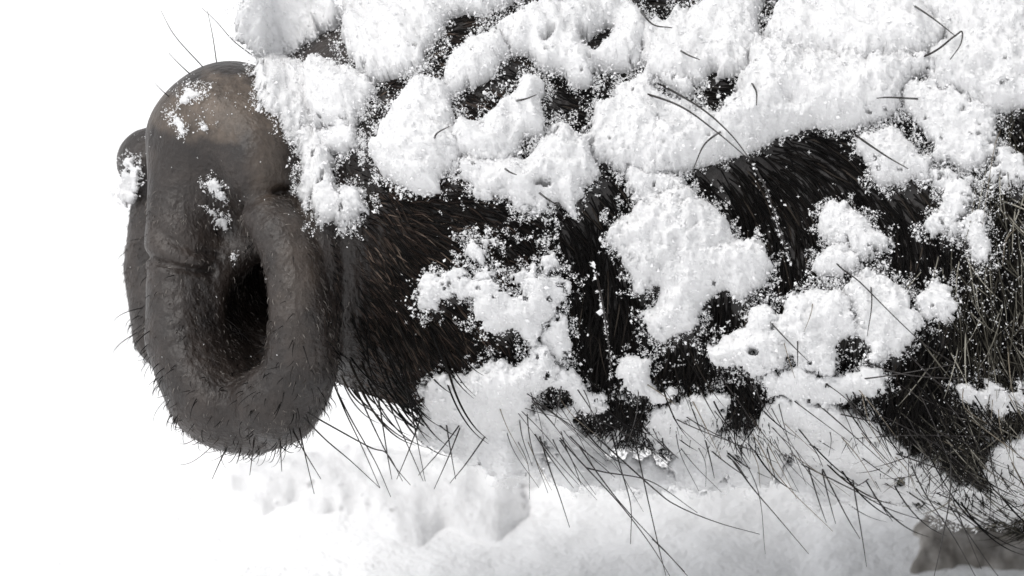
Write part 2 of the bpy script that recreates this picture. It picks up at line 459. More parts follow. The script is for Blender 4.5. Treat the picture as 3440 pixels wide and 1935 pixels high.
CLUMP_N = 0
COVER = np.zeros((len(sx), len(sy)), bool)
GAPS = []
def ground_base(X, Y): return (Y - GROUND_Y) * cp / sp + 0 * X
def snow_clump(label, poly, T=70, amp=34, lacy=.5, base=None, fl=1.35, fsize=4.8, solid=False, rough=1.0, feather=1.0, grp='snow clumps on the boar', step=6.0, name='snow_clump', M=None, lift=0.0, cat='snow clump', gaps=True):
    """A lump of settled snow: a lumpy closed shell over the surface that carries it, edged and covered with flakes."""
    global CLUMP_N
    CLUMP_N += 1; sd0 = 100 + CLUMP_N * 13
    poly = [(float(a), float(b_)) for a, b_ in poly]
    xs = [p[0] for p in poly]; ys = [p[1] for p in poly]
    X, Y = np.meshgrid(np.arange(min(xs) - 40, max(xs) + 41, step), np.arange(min(ys) - 40, max(ys) + 41, step), indexing='ij')
    sd = poly_sd(X, Y, poly) + amp * 1.8 * (fbm(X, Y, 75, sd0, 4, .55) - .5) + min(1, amp / 20) * (66 * (fbm(X, Y, 32, sd0 + 5, 4, .7) - .5) + 22 * (fbm(X, Y, 12, sd0 + 6, 2) - .5)) + (20 if base is None and amp > 15 else 3)
    if gaps:
        for gp in GAPS:
            gx0 = [p[0] for p in gp]; gy0 = [p[1] for p in gp]
            if max(gx0) < X.min() or min(gx0) > X.max() or max(gy0) < Y.min() or min(gy0) > Y.max(): continue
            sd = np.minimum(sd, -(poly_sd(X, Y, gp) + 30 * (fbm(X, Y, 45, sd0 + 9, 5, .6) - .5)))
    # lace: little holes where the snow lies thin
    core = sd - (4 if amp > 15 else 2) - 10 * lacy * fbm(X, Y, 40, sd0 + 15, 3)
    thin = np.clip(1 - core / 85, 0, 1)
    hole = fbm(X, Y, 36, sd0 + 3, 4, .72) < .12 + lacy * .33 * thin
    deep = (fbm(X, Y, 34, sd0 + 4, 4, .72) < .05 + .16 * lacy) | (fbm(X, Y, 80, sd0 + 14, 5, .68) < .13 + .22 * max(0, lacy - .15))
    mask = (core > 0) & ~(hole & (thin > 0)) & ~deep
    if mask.sum() < 6: return None
    B = bil(SDs, X, Y) if base is None else base(X, Y)
    N = bil(NF, X, Y) if base is None else np.zeros(X.shape + (3,)) + np.array([0, -.6, .8])
    D = N * .55 + (np.array([0, -.40, .62]) if base is None else np.array([0, -.9, .4]))
    dome = 1 - np.exp(-np.maximum(sd, 0) / (.45 * T))
    puff = 1 - np.abs(2 * fbm(X, Y, 95, sd0 + 7, 4, .5) - 1) * 1.6
    t_ = T * dome * (.52 + .38 * puff + .34 * fbm(X, Y, 44, sd0 + 8, 3)) + (7 * (fbm(X, Y, 20, sd0 + 2, 3, .6) - .5) + 22 * (fbm(X, Y, 70, sd0 + 12, 3) - .5)) * np.minimum(dome * 2, 1) * rough
    t_ = np.maximum(t_, 2) + lift
    if base is None:
        t_ += (26 + 34 * sstep(1050, 1400, Y)) * (X > 1060)
    t_ = t_ * np.clip((blur(mask.astype(float), 7) - .30) / .55, .12, 1)
    if rough < .5: t_ = blur(t_, 10)
    if base is None:
        ci = np.clip(((X - sx[0]) / GS).astype(int), 0, len(sx) - 1); cj = np.clip(((Y - sy[0]) / GS).astype(int), 0, len(sy) - 1)
        COVER[ci[mask & (sd > 12)], cj[mask & (sd > 12)]] = True
    P0 = along(X, Y, B)
    front = P0 + D * t_[..., None]; back = P0 - D * (2 + .35 * T * dome - (0 if base is not None else 18 * (dome < .4)))[..., None]
    J = rng.uniform(-.42, .42, X.shape + (3,)) * step
    front += J; back += J
    if solid:      # a heap: stands on the ground all the way through
        hgt = (GROUND_Y - back[..., 1]) * cp + back[..., 2] * sp
        back = back - np.maximum(hgt, 0)[..., None] * up_px(1.0)
    ids = np.full(X.shape, -1); ids[mask] = np.arange(mask.sum()); n = int(mask.sum())
    q = np.stack([ids[:-1, :-1], ids[1:, :-1], ids[1:, 1:], ids[:-1, 1:]], -1).reshape(-1, 4); q = q[(q >= 0).all(1)]
    if not len(q): return None
    e = np.concatenate([q[:, [k, (k + 1) % 4]] for k in range(4)])
    key = np.sort(e, 1); key = key[:, 0] * (n + 1) + key[:, 1]
    u, inv, c = np.unique(key, return_inverse=True, return_counts=True)
    be = e[c[inv] == 1]
    wall = np.stack([be[:, 1], be[:, 0], be[:, 0] + n, be[:, 1] + n], 1)
    allq = np.concatenate([q, q[:, ::-1] + n, wall])
    V_ = np.concatenate([front[mask], back[mask]])
    used = np.unique(allq); re = np.full(len(V_), -1); re[used] = np.arange(len(used)); V_ = V_[used]; allq = re[allq]
    # flakes: a loose powder that feathers out past the rim and lies in the gaps, coarser crystals on top
    cell = (step / 7) ** 2
    nz = fbm(X, Y, 26, sd0 + 6, 4, .65)
    Pm = np.pad(~mask, 2); rim = np.zeros_like(mask)
    for a in range(5):
        for b_ in range(5): rim |= Pm[a:a + X.shape[0], b_:b_ + X.shape[1]]
    lace = fbm(X, Y, 26, sd0 + 16, 4, .72); reach = (55 if amp > 15 else 16) * feather
    fall = np.where(lace > .50 - np.clip(sd, -reach, 40) / (reach * 3.2), 1, .03 * np.clip(1 + sd / 30, 0, 1)) * (sd > -reach)
    dens = np.where(mask, np.where(rim, .95, .55), 2.9 * fall) * fl * cell
    dens = np.where(sd < -70, 0, dens)
    k_ = rng.poisson(np.clip(dens, 0, 4)); ii = np.repeat(np.arange(X.size), k_.ravel()); cnt = len(ii)
    Dk = D.reshape(-1, 3)[ii]; onm = mask.ravel()[ii]
    f0 = np.where(onm[:, None], front.reshape(-1, 3)[ii], P0.reshape(-1, 3)[ii] + Dk * (rng.uniform(8, 50, cnt) * (1 if base is None else .3) + lift)[:, None] * min(1, T / 40))
    sz = fsize * np.where(onm, .85 * rng.lognormal(0, .35, cnt), .72 * rng.lognormal(0, .4, cnt)); sz = np.clip(sz, 2, fsize * 2.2)
    fp = f0 + rng.normal(0, step * .6, (cnt, 3)) + Dk * (sz * rng.uniform(-.3, .7, cnt))[:, None]
    FV, FT = flakes(fp, sz)
    me = raw_mesh(name, W(np.concatenate([V_, FV])), tris=FT + len(V_) if len(FT) else None, quads=allq)
    sm = np.ones(len(me.polygons), bool); sm[:len(FT)] = False
    me.polygons.foreach_set('use_smooth', sm)
    o = link(name, me, M or M_SNOW)
    tag(o, label, cat, grp)
    return o

F = 1.33540
def FX(*p): return [(a * F, b_ * F) for a, b_ in p]
def R1(*p): return [(350 + a / 1.932, 150 + b_ / 1.932) for a, b_ in p]
def R3(*p): return [(1200 + a / 1.811, b_ / 1.811) for a, b_ in p]
def R4(*p): return [(2200 + a / 1.610, b_ / 1.610) for a, b_ in p]
def R5(*p): return [(1100 + a / 1.610, 600 + b_ / 1.610) for a, b_ in p]
def R6(*p): return [(2200 + a / 1.2766, 800 + b_ / 1.2766) for a, b_ in p]
def R7(*p): return [(600 + a / 1.515, 1300 + b_ / 1.515) for a, b_ in p]

# bare patches of fur that break the snow up
GAPS += [R3((590,140),(700,125),(800,180),(830,110),(980,60),(1020,80),(960,120),(870,160),(790,230),(690,270),(560,360),(480,400),(430,370),(520,260)),
         R3((930,380),(1030,370),(1100,460),(1230,490),(1330,590),(1330,620),(1160,560),(1040,480),(980,500),(940,580),(850,640),(750,760),(640,730),(600,680),(600,620),(720,580),(840,500)),
         R3((1180,520),(1300,560),(1420,580),(1480,480),(1680,480),(1670,520),(1540,560),(1550,620),(1420,650),(1420,760),(1390,850),(1320,790),(1250,740),(1160,760),(1130,650)),
         R3((1390,320),(1460,240),(1545,205),(1530,250),(1430,330)),
         R3((1600,0),(1740,0),(1820,130),(1790,170),(1740,120),(1690,60)),
         R3((180,530),(290,500),(380,490),(280,590),(200,700),(150,760),(130,860),(40,920),(30,800),(80,650)),
         R3((1030,870),(1110,870),(1060,930),(1010,980),(960,980)),
         R4((0,455),(60,510),(200,570),(290,470),(320,410),(300,470),(220,590),(150,570),(40,530)),
         R4((590,40),(700,0),(890,0),(860,20),(720,30),(640,70),(620,150),(590,200),(570,150)),
         R4((1280,650),(1340,620),(1400,680),(1470,760),(1490,830),(1450,850),(1400,780),(1330,700),(1280,690),(1180,730),(1150,700)),
         R4((700,760),(860,705),(1000,735),(1150,700),(1080,770),(1080,850),(1150,920),(1190,1010),(1220,1040),(1330,1010),(1440,990),(1510,1060),(1500,1150),(1430,1230),(1470,1290),(1400,1340),(1280,1290),(1150,1200),(1060,1110),(970,1090),(890,1130),(860,1220),(880,1300),(840,1449),(760,1449),(700,1300),(640,1250),(560,1290),(440,1310),(400,1200),(330,1120),(250,1090),(200,1000),(130,960),(350,900),(520,850)),
         R4((1860,640),(1996,620),(1996,760),(1920,760),(1850,720)),
         R5((1140,1190),(1200,1140),(1290,1170),(1320,1200),(1250,1220),(1160,1230)),
         R5((1480,440),(1560,460),(1620,540),(1640,640),(1740,650),(1780,600),(1770,690),(1640,740),(1640,800),(1740,900),(1720,950),(1640,940),(1560,870),(1560,1000),(1520,1130),(1420,1140),(1340,1000),(1320,800),(1340,500)),
         R6((220,300),(300,240),(380,290),(480,220),(500,160),(560,170),(640,170),(700,190),(820,190),(800,220),(600,230),(540,270),(400,300),(380,380),(300,410),(250,460),(220,400)),
         R6((0,490),(100,430),(200,410),(220,460),(200,540),(110,580),(30,650),(0,620)),
         R6((790,480),(840,440),(890,460),(860,530),(800,540)),
         R6((360,690),(440,620),(480,650),(440,690),(360,760),(320,720)),
         FX((845,440),(860,400),(905,385),(925,300),(945,260),(960,250),(930,390),(960,450),(1050,500),(1120,500),(1115,455),(1180,470),(1190,510),(1270,530),(1340,560),(1400,520),(1440,560),(1330,600),(1180,590),(1050,560),(940,560),(930,480),(870,460))]

G_ = 'snow clumps on the boar'
CL = [
 ('grey-white snow heap on the far side of the nose, topmost left at the frame edge', FX((615,-20),(790,-20),(850,50),(800,85),(770,100),(745,135),(700,150),(650,140),(600,95),(590,55)), 80, .4),
 ('fluffy snow clump lying directly behind the tan top of the snout', FX((645,172),(700,148),(790,170),(870,198),(935,225),(958,242),(930,285),(895,312),(860,340),(790,345),(730,345),(700,300),(665,270),(645,225)), 75, .6),
 ('drooping lacy snow strand below the clump behind the snout top', FX((735,345),(800,340),(905,310),(915,345),(880,395),(860,400),(835,450),(860,482),(915,465),(930,520),(905,560),(870,575),(800,555),(765,510),(755,450),(750,400)), 55, .9),
 ('wide snow bank at the top edge, left of the big black gap', FX((875,-20),(1310,-20),(1290,25),(1180,60),(1130,80),(1085,120),(1060,160),(1045,200),(940,205),(895,165),(865,110),(890,50)), 85, .45),
 ('small snow lump just below the big black gap near the top', FX((1145,140),(1200,122),(1268,114),(1268,157),(1245,195),(1205,232),(1180,252),(1143,245),(1130,205)), 60, .6),
 ('broad mottled snow field at the top middle, right of the big black gap', R3((820,210),(960,130),(1050,110),(1200,60),(1400,-30),(1600,-30),(1760,130),(1770,180),(1820,280),(1720,400),(1600,450),(1500,480),(1450,490),(1400,600),(1330,600),(1300,540),(1200,500),(1100,470),(1050,400),(1020,350),(920,350),(890,290)), 70, .55),
 ('plump bright white snow clump left of centre with a curled hair on it', R3((230,680),(290,590),(400,500),(490,540),(590,580),(620,680),(560,800),(620,900),(610,1000),(520,1050),(550,1170),(540,1240),(430,1230),(300,1180),(200,1110),(100,1000),(60,920),(130,850),(150,760)), 100, .3),
 ('upright white snow clump in the middle of the upper cheek', R3((950,600),(985,500),(1040,490),(1120,570),(1150,650),(1160,760),(1120,850),(1030,870),(1020,920),(950,975),(860,1010),(700,1000),(620,950),(590,860),(620,780),(760,760),(840,700),(870,640)), 80, .4),
 ('lumpy snow clump low in the middle above the bare flowing fur', R3((600,1010),(820,1000),(960,980),(1050,880),(1140,850),(1240,790),(1350,870),(1390,950),(1420,1020),(1450,1080),(1350,1130),(1370,1200),(1300,1290),(1310,1340),(1220,1330),(1150,1300),(1050,1290),(960,1240),(920,1190),(800,1220),(740,1190),(720,1130),(640,1090),(580,1060)), 75, .6),
 ('small icicle-like snow tuft hanging below the middle clump', R5((1050,185),(1120,180),(1190,230),(1170,300),(1140,345),(1115,300),(1100,250)), 40, .8),
 ('mottled snow field under the two curved whiskers', R3((1410,760),(1450,650),(1550,600),(1650,540),(1780,480),(2000,560),(2050,700),(2150,820),(2020,1000),(1880,1080),(1760,1130),(1640,1060),(1560,1000),(1450,960),(1390,850)), 70, .5),
 ('upper grey-white snow patch between the black gap and the long white ridge', R4((-60,130),(60,200),(110,110),(200,90),(300,60),(440,20),(560,-30),(600,60),(580,180),(560,220),(600,270),(530,340),(480,390),(350,400),(280,460),(160,470),(-40,440)), 65, .5),
 ('long bright snow ridge with a sharp lower edge over the black hollow', R4((0,620),(80,600),(200,630),(330,640),(450,560),(500,420),(560,260),(700,270),(800,320),(1000,340),(1250,350),(1400,330),(1500,400),(1380,460),(1300,510),(1295,640),(1200,665),(1050,725),(980,735),(860,700),(780,735),(700,765),(600,815),(480,865),(350,905),(250,935),(120,965),(20,960),(-60,800)), 105, .2),
 ('large smooth snow field at the top right, left of the looped whisker', R4((600,60),(700,20),(900,-30),(1350,-30),(1600,190),(1480,300),(1280,360),(1050,360),(780,330),(690,280),(600,240),(580,180),(640,140)), 75, .4),
 ('snow on the top right corner above the looped whisker, crossed by pale bristles', R4((1340,-40),(2060,-40),(2060,600),(1850,620),(1700,560),(1500,480),(1480,350),(1600,210)), 80, .45),
 ('snow clump right of the black hollow with a slanting hair across it', R4((1080,770),(1200,725),(1300,715),(1400,780),(1440,850),(1490,900),(1460,965),(1370,975),(1300,1015),(1210,1045),(1160,1000),(1190,930),(1140,880),(1085,840)), 85, .4),
 ('frosted snow patch at the right edge under the top right corner snow', R4((1300,580),(1380,470),(1500,490),(1650,530),(1850,620),(1860,720),(1830,790),(1760,900),(1650,920),(1560,890),(1490,850),(1460,760),(1400,690),(1330,630)), 55, .8),
 ('thin snow tuft hanging along the right side of the black hollow', R4((1500,950),(1600,930),(1700,980),(1720,1080),(1680,1180),(1620,1230),(1560,1150),(1530,1050)), 45, 1.0),
 ('ragged snow clump low in the black hollow', R4((860,1200),(930,1105),(1000,1090),(1060,1130),(1140,1180),(1160,1240),(1220,1290),(1270,1300),(1260,1360),(1170,1400),(1080,1380),(980,1340),(920,1300),(870,1250)), 55, .8),
 ('small star-shaped snow tuft at the right of the black hollow', R4((1430,1210),(1510,1150),(1580,1170),(1640,1240),(1600,1275),(1500,1270)), 45, .7),
 ('big bright white snow lump in the middle of the cheek below the ridge', FX((1530,590),(1600,530),(1700,490),(1760,500),(1800,540),(1840,590),(1860,620),(1900,610),(1940,660),(1930,720),(1890,740),(1850,760),(1790,770),(1760,790),(1740,840),(1690,870),(1640,840),(1610,790),(1640,760),(1650,710),(1610,740),(1590,690),(1560,640),(1530,610)), 115, .3),
 ('grey fluffy snow strip joining the ridge to the big lump below it', FX((1585,500),(1580,450),(1640,440),(1710,460),(1730,490),(1650,520)), 55, .7),
 ('branching star-shaped snow cluster on the bare fur in the middle', R5((530,560),(600,520),(690,510),(745,490),(780,560),(900,590),(1060,640),(1010,540),(1060,500),(1200,560),(1330,560),(1330,640),(1260,660),(1220,700),(1200,770),(1130,810),(1110,890),(1060,880),(1010,820),(950,830),(870,800),(800,750),(780,680),(700,630),(620,660),(600,700),(520,680),(510,640)), 50, .8),
 ('thin curled snow twig above the branching cluster', R5((740,350),(790,310),(850,335),(895,290),(950,300),(905,370),(850,395),(875,460),(900,560),(840,560),(820,470),(745,420)), 34, .7),
 ('tiny snow twig standing right of the curled snow twig', R5((1150,440),(1210,405),(1222,460),(1185,530),(1160,520)), 30, .6),
 ('snow strip below the branching cluster beside the beaded whisker', R5((1160,830),(1200,790),(1280,760),(1335,830),(1325,950),(1240,975),(1175,900)), 45, .7),
 ('wide snow shelf along the jaw with bristles hanging under it', R5((530,1170),(640,1080),(760,1070),(880,1010),(1000,1000),(1090,990),(1130,890),(1180,900),(1225,960),(1240,1050),(1220,1140),(1140,1180),(1110,1220),(1130,1300),(1200,1380),(1150,1560),(1000,1600),(850,1570),(740,1480),(640,1449),(560,1430),(520,1320),(510,1230)), 110, .5),
 ('mottled snow patch on the jaw right of the wide snow shelf', R5((1240,1050),(1350,1060),(1410,1120),(1430,1160),(1500,1180),(1525,1240),(1420,1250),(1330,1290),(1400,1350),(1600,1370),(1500,1440),(1300,1460),(1200,1400),(1130,1270),(1210,1150)), 60, .45),
 ('ragged snow clump around the lower end of the beaded whisker', R5((1560,1040),(1640,950),(1740,960),(1845,1000),(1805,1070),(1865,1110),(1900,1170),(1800,1215),(1680,1150),(1590,1120)), 60, .45),
 ('snow clump on the lower cheek right of the big bright lump', R6((230,470),(330,420),(390,310),(500,285),(530,380),(600,250),(700,220),(800,245),(860,340),(855,420),(790,470),(790,560),(720,600),(640,550),(560,490),(540,545),(450,575),(360,565),(290,565),(250,520)), 80, .45),
 ('snow clump at the right of the lower cheek behind crossing hairs', R6((830,230),(900,170),(1000,200),(1090,250),(1145,380),(1100,460),(1050,500),(940,515),(880,430),(850,320)), 70, .45),
 ('snow strip under the ragged clump of the black hollow', R6((690,110),(750,50),(830,70),(865,130),(800,170),(700,180)), 50, .45),
 ('grey fluffy snow hanging from the dark cheek fur at the right', R6((1130,270),(1210,200),(1270,230),(1290,330),(1230,360),(1150,330)), 45, .45),
 ('snow clump under the jaw below the ragged snow patch', R6((-30,760),(80,700),(200,680),(280,660),(320,720),(300,790),(260,830),(250,900),(190,945),(80,900),(-40,830)), 75, .45),
 ('thin snow lying among dark bristles on the lower jaw', R6((400,830),(440,790),(560,700),(720,700),(900,770),(1000,840),(860,920),(620,940),(450,900)), 60, .45),
 ('loose snow tucked under the jaw between the wide shelf and the fringe', R7((1880,300),(1960,260),(2100,330),(2260,360),(2420,390),(2540,480),(2400,520),(2200,500),(2000,480),(1900,420)), 60, .45),
 ('grey snow patch between the lower cheek clumps and the jaw bristles', R6((470,600),(560,570),(640,560),(720,620),(790,600),(880,560),(960,560),(1000,620),(940,680),(840,660),(740,720),(600,700),(500,660)), 50, .45),
 ('frosty snow caught in the upper cheek ruff at the right edge', R4((1720,820),(1850,800),(2010,900),(2010,1010),(1900,1020),(1800,960),(1740,900)), 40, 1.0),
 ('frosty snow wisp hanging in the middle of the cheek ruff at the right edge', R4((1640,1230),(1720,1130),(1790,1180),(1780,1300),(1840,1420),(1780,1449),(1700,1380),(1660,1310)), 36, 1.0),
 ('frosty snow patch low in the cheek ruff above the right corner mass', R6((1290,640),(1400,600),(1500,640),(1590,620),(1590,720),(1480,760),(1380,720),(1310,700)), 36, 1.0),
 ('pale snow drape hung with crossing bristles on the lower right jaw', R6((560,990),(640,900),(1000,860),(1180,930),(1300,1020),(1420,1100),(1380,1210),(1240,1190),(1150,1130),(1000,1105),(850,1105),(750,1110),(690,1150),(610,1060)), 80, .5),
 ('snow mass at the lower right edge between dark bristles', R6((1440,870),(1640,840),(1640,1200),(1480,1195),(1390,1180),(1430,1080)), 80, .5),
 ('tapering snow fringe under the jaw left of the pale snow drape', R6((60,960),(200,880),(330,830),(430,850),(560,900),(560,1000),(480,1060),(380,1030),(250,1060),(100,1050)), 55, .45),
]
SN = [
 ('snow specks dusting the upper left of the tan snout top', R1((490,340),(520,255),(590,300),(680,290),(650,350),(570,400),(500,400)), 16, .9),
 ('snow fleck trailing down the left of the tan snout top', R1((405,455),(440,425),(485,470),(530,570),(515,620),(470,530)), 14, .8),
 ('star-shaped snow fleck in the middle of the snout disc', R1((645,890),(715,870),(760,930),(795,1000),(750,1035),(690,965)), 16, .6),
 ('ragged snow fleck just above the nostril', R1((635,1065),(700,1055),(765,1090),(825,1140),(785,1200),(705,1190),(690,1120)), 16, .7),
 ('grey snow clump clinging to the far wing of the snout', R1((165,735),(225,740),(255,850),(245,950),(180,1050),(120,1070),(50,990),(90,940),(95,850)), 30, .6),
 ('snow rim along the right shoulder of the snout top', R1((950,400),(1060,340),(1120,310),(1170,350),(1290,380),(1300,480),(1200,480),(1130,440),(1060,410),(1000,460)), 24, .9),
 ('tiny snow grain at the top of the nostril', R1((815,1275),(840,1250),(862,1280),(838,1305)), 10, .3),
 ('tiny snow grain inside the upper nostril', R1((832,1390),(862,1350),(885,1370),(850,1415)), 10, .3),
 ('little snow fleck at the lower edge of the tan patch', R1((620,540),(650,510),(685,545),(650,575)), 12, .6),
 ('short white snow streak on the tan patch of the snout', R1((850,490),(880,510),(920,555),(890,550),(860,520)), 10, .2),
]
for lab, poly, T, lacy in CL:
    xs = [p[0] for p in poly]; ys = [p[1] for p in poly]; ar = (max(xs) - min(xs)) * (max(ys) - min(ys))
    snow_clump(lab, poly, T, amp=26 if ar > 60000 else 18, lacy=lacy)
for lab, poly, T, lacy in SN:
    snow_clump(lab, poly, T, amp=13, lacy=lacy + .2, grp='snow flecks on the snout', name='snow_fleck', cat='snow fleck', fsize=4.2, step=4.0, fl=1.2, gaps=False)
snow_clump('wide pale grey heap of loose snow fallen on the ground below the snout and jaw', R7((140,570),(230,470),(280,400),(500,370),(740,330),(900,320),(1240,350),(1480,410),(1880,410),(1870,560),(1800,590),(1780,700),(1700,800),(1600,860),(1500,830),(1430,800),(1360,790),(1310,880),(1290,962),(1180,962),(1060,880),(1030,790),(880,750),(760,740),(640,760),(590,770),(590,690),(500,720),(440,760),(380,770),(340,700),(290,640),(200,640),(150,610)), 66, amp=36, lacy=.45, base=ground_base, grp=None, rough=.45, name='snow_heap', cat='snow heap', gaps=False)
snow_clump('dirty grey-brown mound of trampled snow at the bottom right corner under the bristles', FX((2260,1330),(2330,1300),(2450,1290),(2640,1300),(2640,1500),(2250,1500),(2290,1420)), 130, amp=22, lacy=.0, base=ground_base, solid=True, grp=None, rough=.1, name='dirty_snow_mound', M=M_DIRTY, cat='snow mound', fl=.3, gaps=False)
snow_clump('small flat grey snow lump on the ground near the bottom edge', FX((2025,1392),(2060,1388),(2100,1420),(2125,1470),(2070,1470),(2045,1430)), 40, amp=8, lacy=.2, base=ground_base, solid=True, grp=None, name='snow_lump', M=M_SNOW, cat='snow lump', fl=.2, gaps=False)

# ---------------------------------------------------------------- hair
def curves(name, P, rad, material, parent=None):
    n, k, _ = P.shape
    hc = bpy.data.hair_curves.new(name); hc.add_curves([k] * n)
    hc.attributes['position'].data.foreach_set('vector', W(P.reshape(-1, 3)).astype(np.float32).ravel())
    ra = hc.attributes.get('radius') or hc.attributes.new('radius', 'FLOAT', 'POINT')
    ra.data.foreach_set('value', (rad * S).astype(np.float32).ravel())
    hc.materials.append(material)
    o = bpy.data.objects.new(name, hc); col.objects.link(o)
    if parent: o.parent = parent; o.matrix_parent_inverse = Minv
    return o
tri = np.concatenate([quads[:, [0, 1, 2]], quads[:, [0, 2, 3]]])
A_, B_, C_ = BV[tri[:, 0]], BV[tri[:, 1]], BV[tri[:, 2]]
cr = np.cross(B_ - A_, C_ - A_); area = np.linalg.norm(cr, axis=1) / 2; tn = cr / (2 * area[:, None] + 1e-9); tc = (A_ + B_ + C_) / 3
if np.median(((tc - np.array([1720, 800, -200])) * tn).sum(1)[(tc[:, 0] > 1300) & (tc[:, 0] < 3000)]) < 0: tn = -tn
VN = np.zeros_like(BV)
for k in range(3):
    for j in range(3): VN[:, j] += np.bincount(tri[:, k], tn[:, j] * area, len(BV))
VN /= np.linalg.norm(VN, axis=1, keepdims=True) + 1e-9
def sample(sel, n):
    ii = np.flatnonzero(sel); p = area[ii] / area[ii].sum()
    f = ii[rng.choice(len(ii), n, p=p)]
    u = rng.random((n, 2)); fl = u.sum(1) > 1; u[fl] = 1 - u[fl]
    a, b_, c = tri[f].T; w0 = 1 - u.sum(1)
    P = BV[a] * w0[:, None] + BV[b_] * u[:, :1] + BV[c] * u[:, 1:]
    N = VN[a] * w0[:, None] + VN[b_] * u[:, :1] + VN[c] * u[:, 1:]
    return P, N / np.linalg.norm(N, axis=1, keepdims=True)
def bare(P, keep=.12):      # hair is pressed down under the snow
    f = EYE[2] / (EYE[2] - P[:, 2]); X = EYE[0] + (P[:, 0] - EYE[0]) * f; Y = EYE[1] + (P[:, 1] - EYE[1]) * f
    ci = np.clip(((X - sx[0]) / GS).astype(int), 0, len(sx) - 1); cj = np.clip(((Y - sy[0]) / GS).astype(int), 0, len(sy) - 1)
    return ~COVER[ci, cj] | (rng.random(len(P)) < keep)
def strands(P, N, ang, length, lift, curl, k=6, droop=.25, clump=0.):
    n = len(P)
    d = np.stack([np.cos(ang), np.sin(ang), np.zeros(n)], 1); d = d - (d * N).sum(1, keepdims=True) * N
    d /= np.linalg.norm(d, axis=1, keepdims=True) + 1e-9
    side = np.cross(N, d)
    s_ = np.linspace(0, 1, k)[None, :, None]
    L = length[:, None, None]
    return (P[:, None] - N[:, None] * 4 + d[:, None] * L * s_ + N[:, None] * (lift[:, None, None] * L * (s_ - .55 * s_ ** 2))
            + side[:, None] * (curl[:, None, None] * L * s_ ** 2) + np.array([0, 1., -.2]) * (droop * L * s_ ** 2))
def flow(P):      # the lie of the coat, as an angle below the horizontal
    x, y = P[:, 0], P[:, 1]
    a = 8 + 62 * sstep(650, 1400, y) + 55 * sstep(1500, 2100, x) * sstep(350, 800, y) + 18 * sstep(2700, 3300, x)
    a = a + 22 * (fbm(x, y, 160, 31) - .5) * 2 + 30 * (fbm(x, y, 50, 37) - .5)
    return np.radians(np.clip(a, -20, 95))
vis = (tn[:, 2] > -.45) & (tc[:, 0] < 4300) & (tc[:, 1] < 1900) & (tc[:, 1] > -700)
fur_sel = vis & (tc[:, 0] > 1096 - 160 * sstep(420, 250, tc[:, 1]) + 60 * (fbm(tc[:, 0], tc[:, 1], 80, 3) - .5))
P, N = sample(fur_sel, 66000); kp = bare(P, .04) & ~((P[:, 0] < 1620) & (rng.random(len(P)) < .9 * sstep(1080, 1230, P[:, 1]))); P, N = P[kp], N[kp]; n = len(P)
g_ = sstep(1090, 1420, P[:, 0])
L = (24 + 76 * g_ + 30 * sstep(1700, 2200, P[:, 0])) * (1 - .45 * sstep(1200, 1400, P[:, 1]) * (P[:, 0] < 2000)) * (1 - .55 * sstep(1020, 1300, P[:, 1]) * (P[:, 0] < 1600)) * rng.uniform(.6, 1.3, n)
pts = strands(P, N, flow(P) + rng.normal(0, .14, n), L, rng.uniform(.12, .4, n), rng.normal(0, .18, n))
prof = np.array([1, 1, .9, .75, .5, .15])
curves('fur', pts, 2.9 * rng.uniform(.7, 1.3, (n, 1)) * prof, M_FUR, root)
P, N = sample(fur_sel & (tc[:, 0] < 1900), 26000); kp = bare(P) & (rng.random(len(P)) < sstep(1900, 1250, P[:, 0])); P, N = P[kp], N[kp]; n = len(P)
L = (22 + 66 * sstep(1090, 1450, P[:, 0])) * (1 - .5 * sstep(1020, 1300, P[:, 1])) * rng.uniform(.6, 1.3, n)
curves('muzzle_fur', strands(P, N, flow(P) + rng.normal(0, .2, n), L, rng.uniform(.12, .35, n), rng.normal(0, .2, n)), 2.4 * rng.uniform(.7, 1.3, (n, 1)) * prof, M_MUZZLE, root)
# shaggy cheek ruff at the right
P, N = sample(vis & (tc[:, 0] > 2750) & (tc[:, 0] < 3700) & (tc[:, 1] > 250), 9000)
keep = (rng.random(len(P)) < .8 * sstep(3000, 3300, P[:, 0] + .25 * (P[:, 1] - 900))) & bare(P, .3); P, N = P[keep], N[keep]; n = len(P)
L = rng.uniform(90, 240, n)
pts = strands(P, N, np.radians(rng.normal(72, 25, n)), L, rng.uniform(.2, .7, n), rng.normal(0, .18, n), droop=.05)
curves('cheek_ruff', pts, 2.3 * rng.uniform(.6, 1.3, (n, 1)) * prof, M_RUFF, root)
# beard: bristles all along the under edge of the jaw
P, N = sample(vis & (tc[:, 0] > 1080) & (N_edge := (tn[:, 1] > .45)), 9000)
dn = .03 + .03 * sstep(1050, 1150, P[:, 0]) * sstep(1560, 1420, P[:, 0]) + .07 * sstep(1900, 2600, P[:, 0]) + .12 * sstep(3000, 3300, P[:, 0])
keep = (rng.random(len(P)) < dn * .5) & (P[:, 2] > -350) & (bare(P, .02) | ((P[:, 0] > 1900) & bare(P, .35))); P, N = P[keep], N[keep]; n = len(P)
L = (90 + 70 * sstep(1150, 1500, P[:, 0]) + 100 * sstep(2000, 3000, P[:, 0])) * rng.uniform(.4, 1.35, n)
pts = strands(P, N, np.radians(rng.normal(62, 13, n)), L, rng.uniform(.5, 1.3, n), rng.normal(0, .1, n), droop=.05)
curves('beard', pts, 2.8 * rng.uniform(.6, 1.2, (n, 1)) * prof, M_FUR, root)
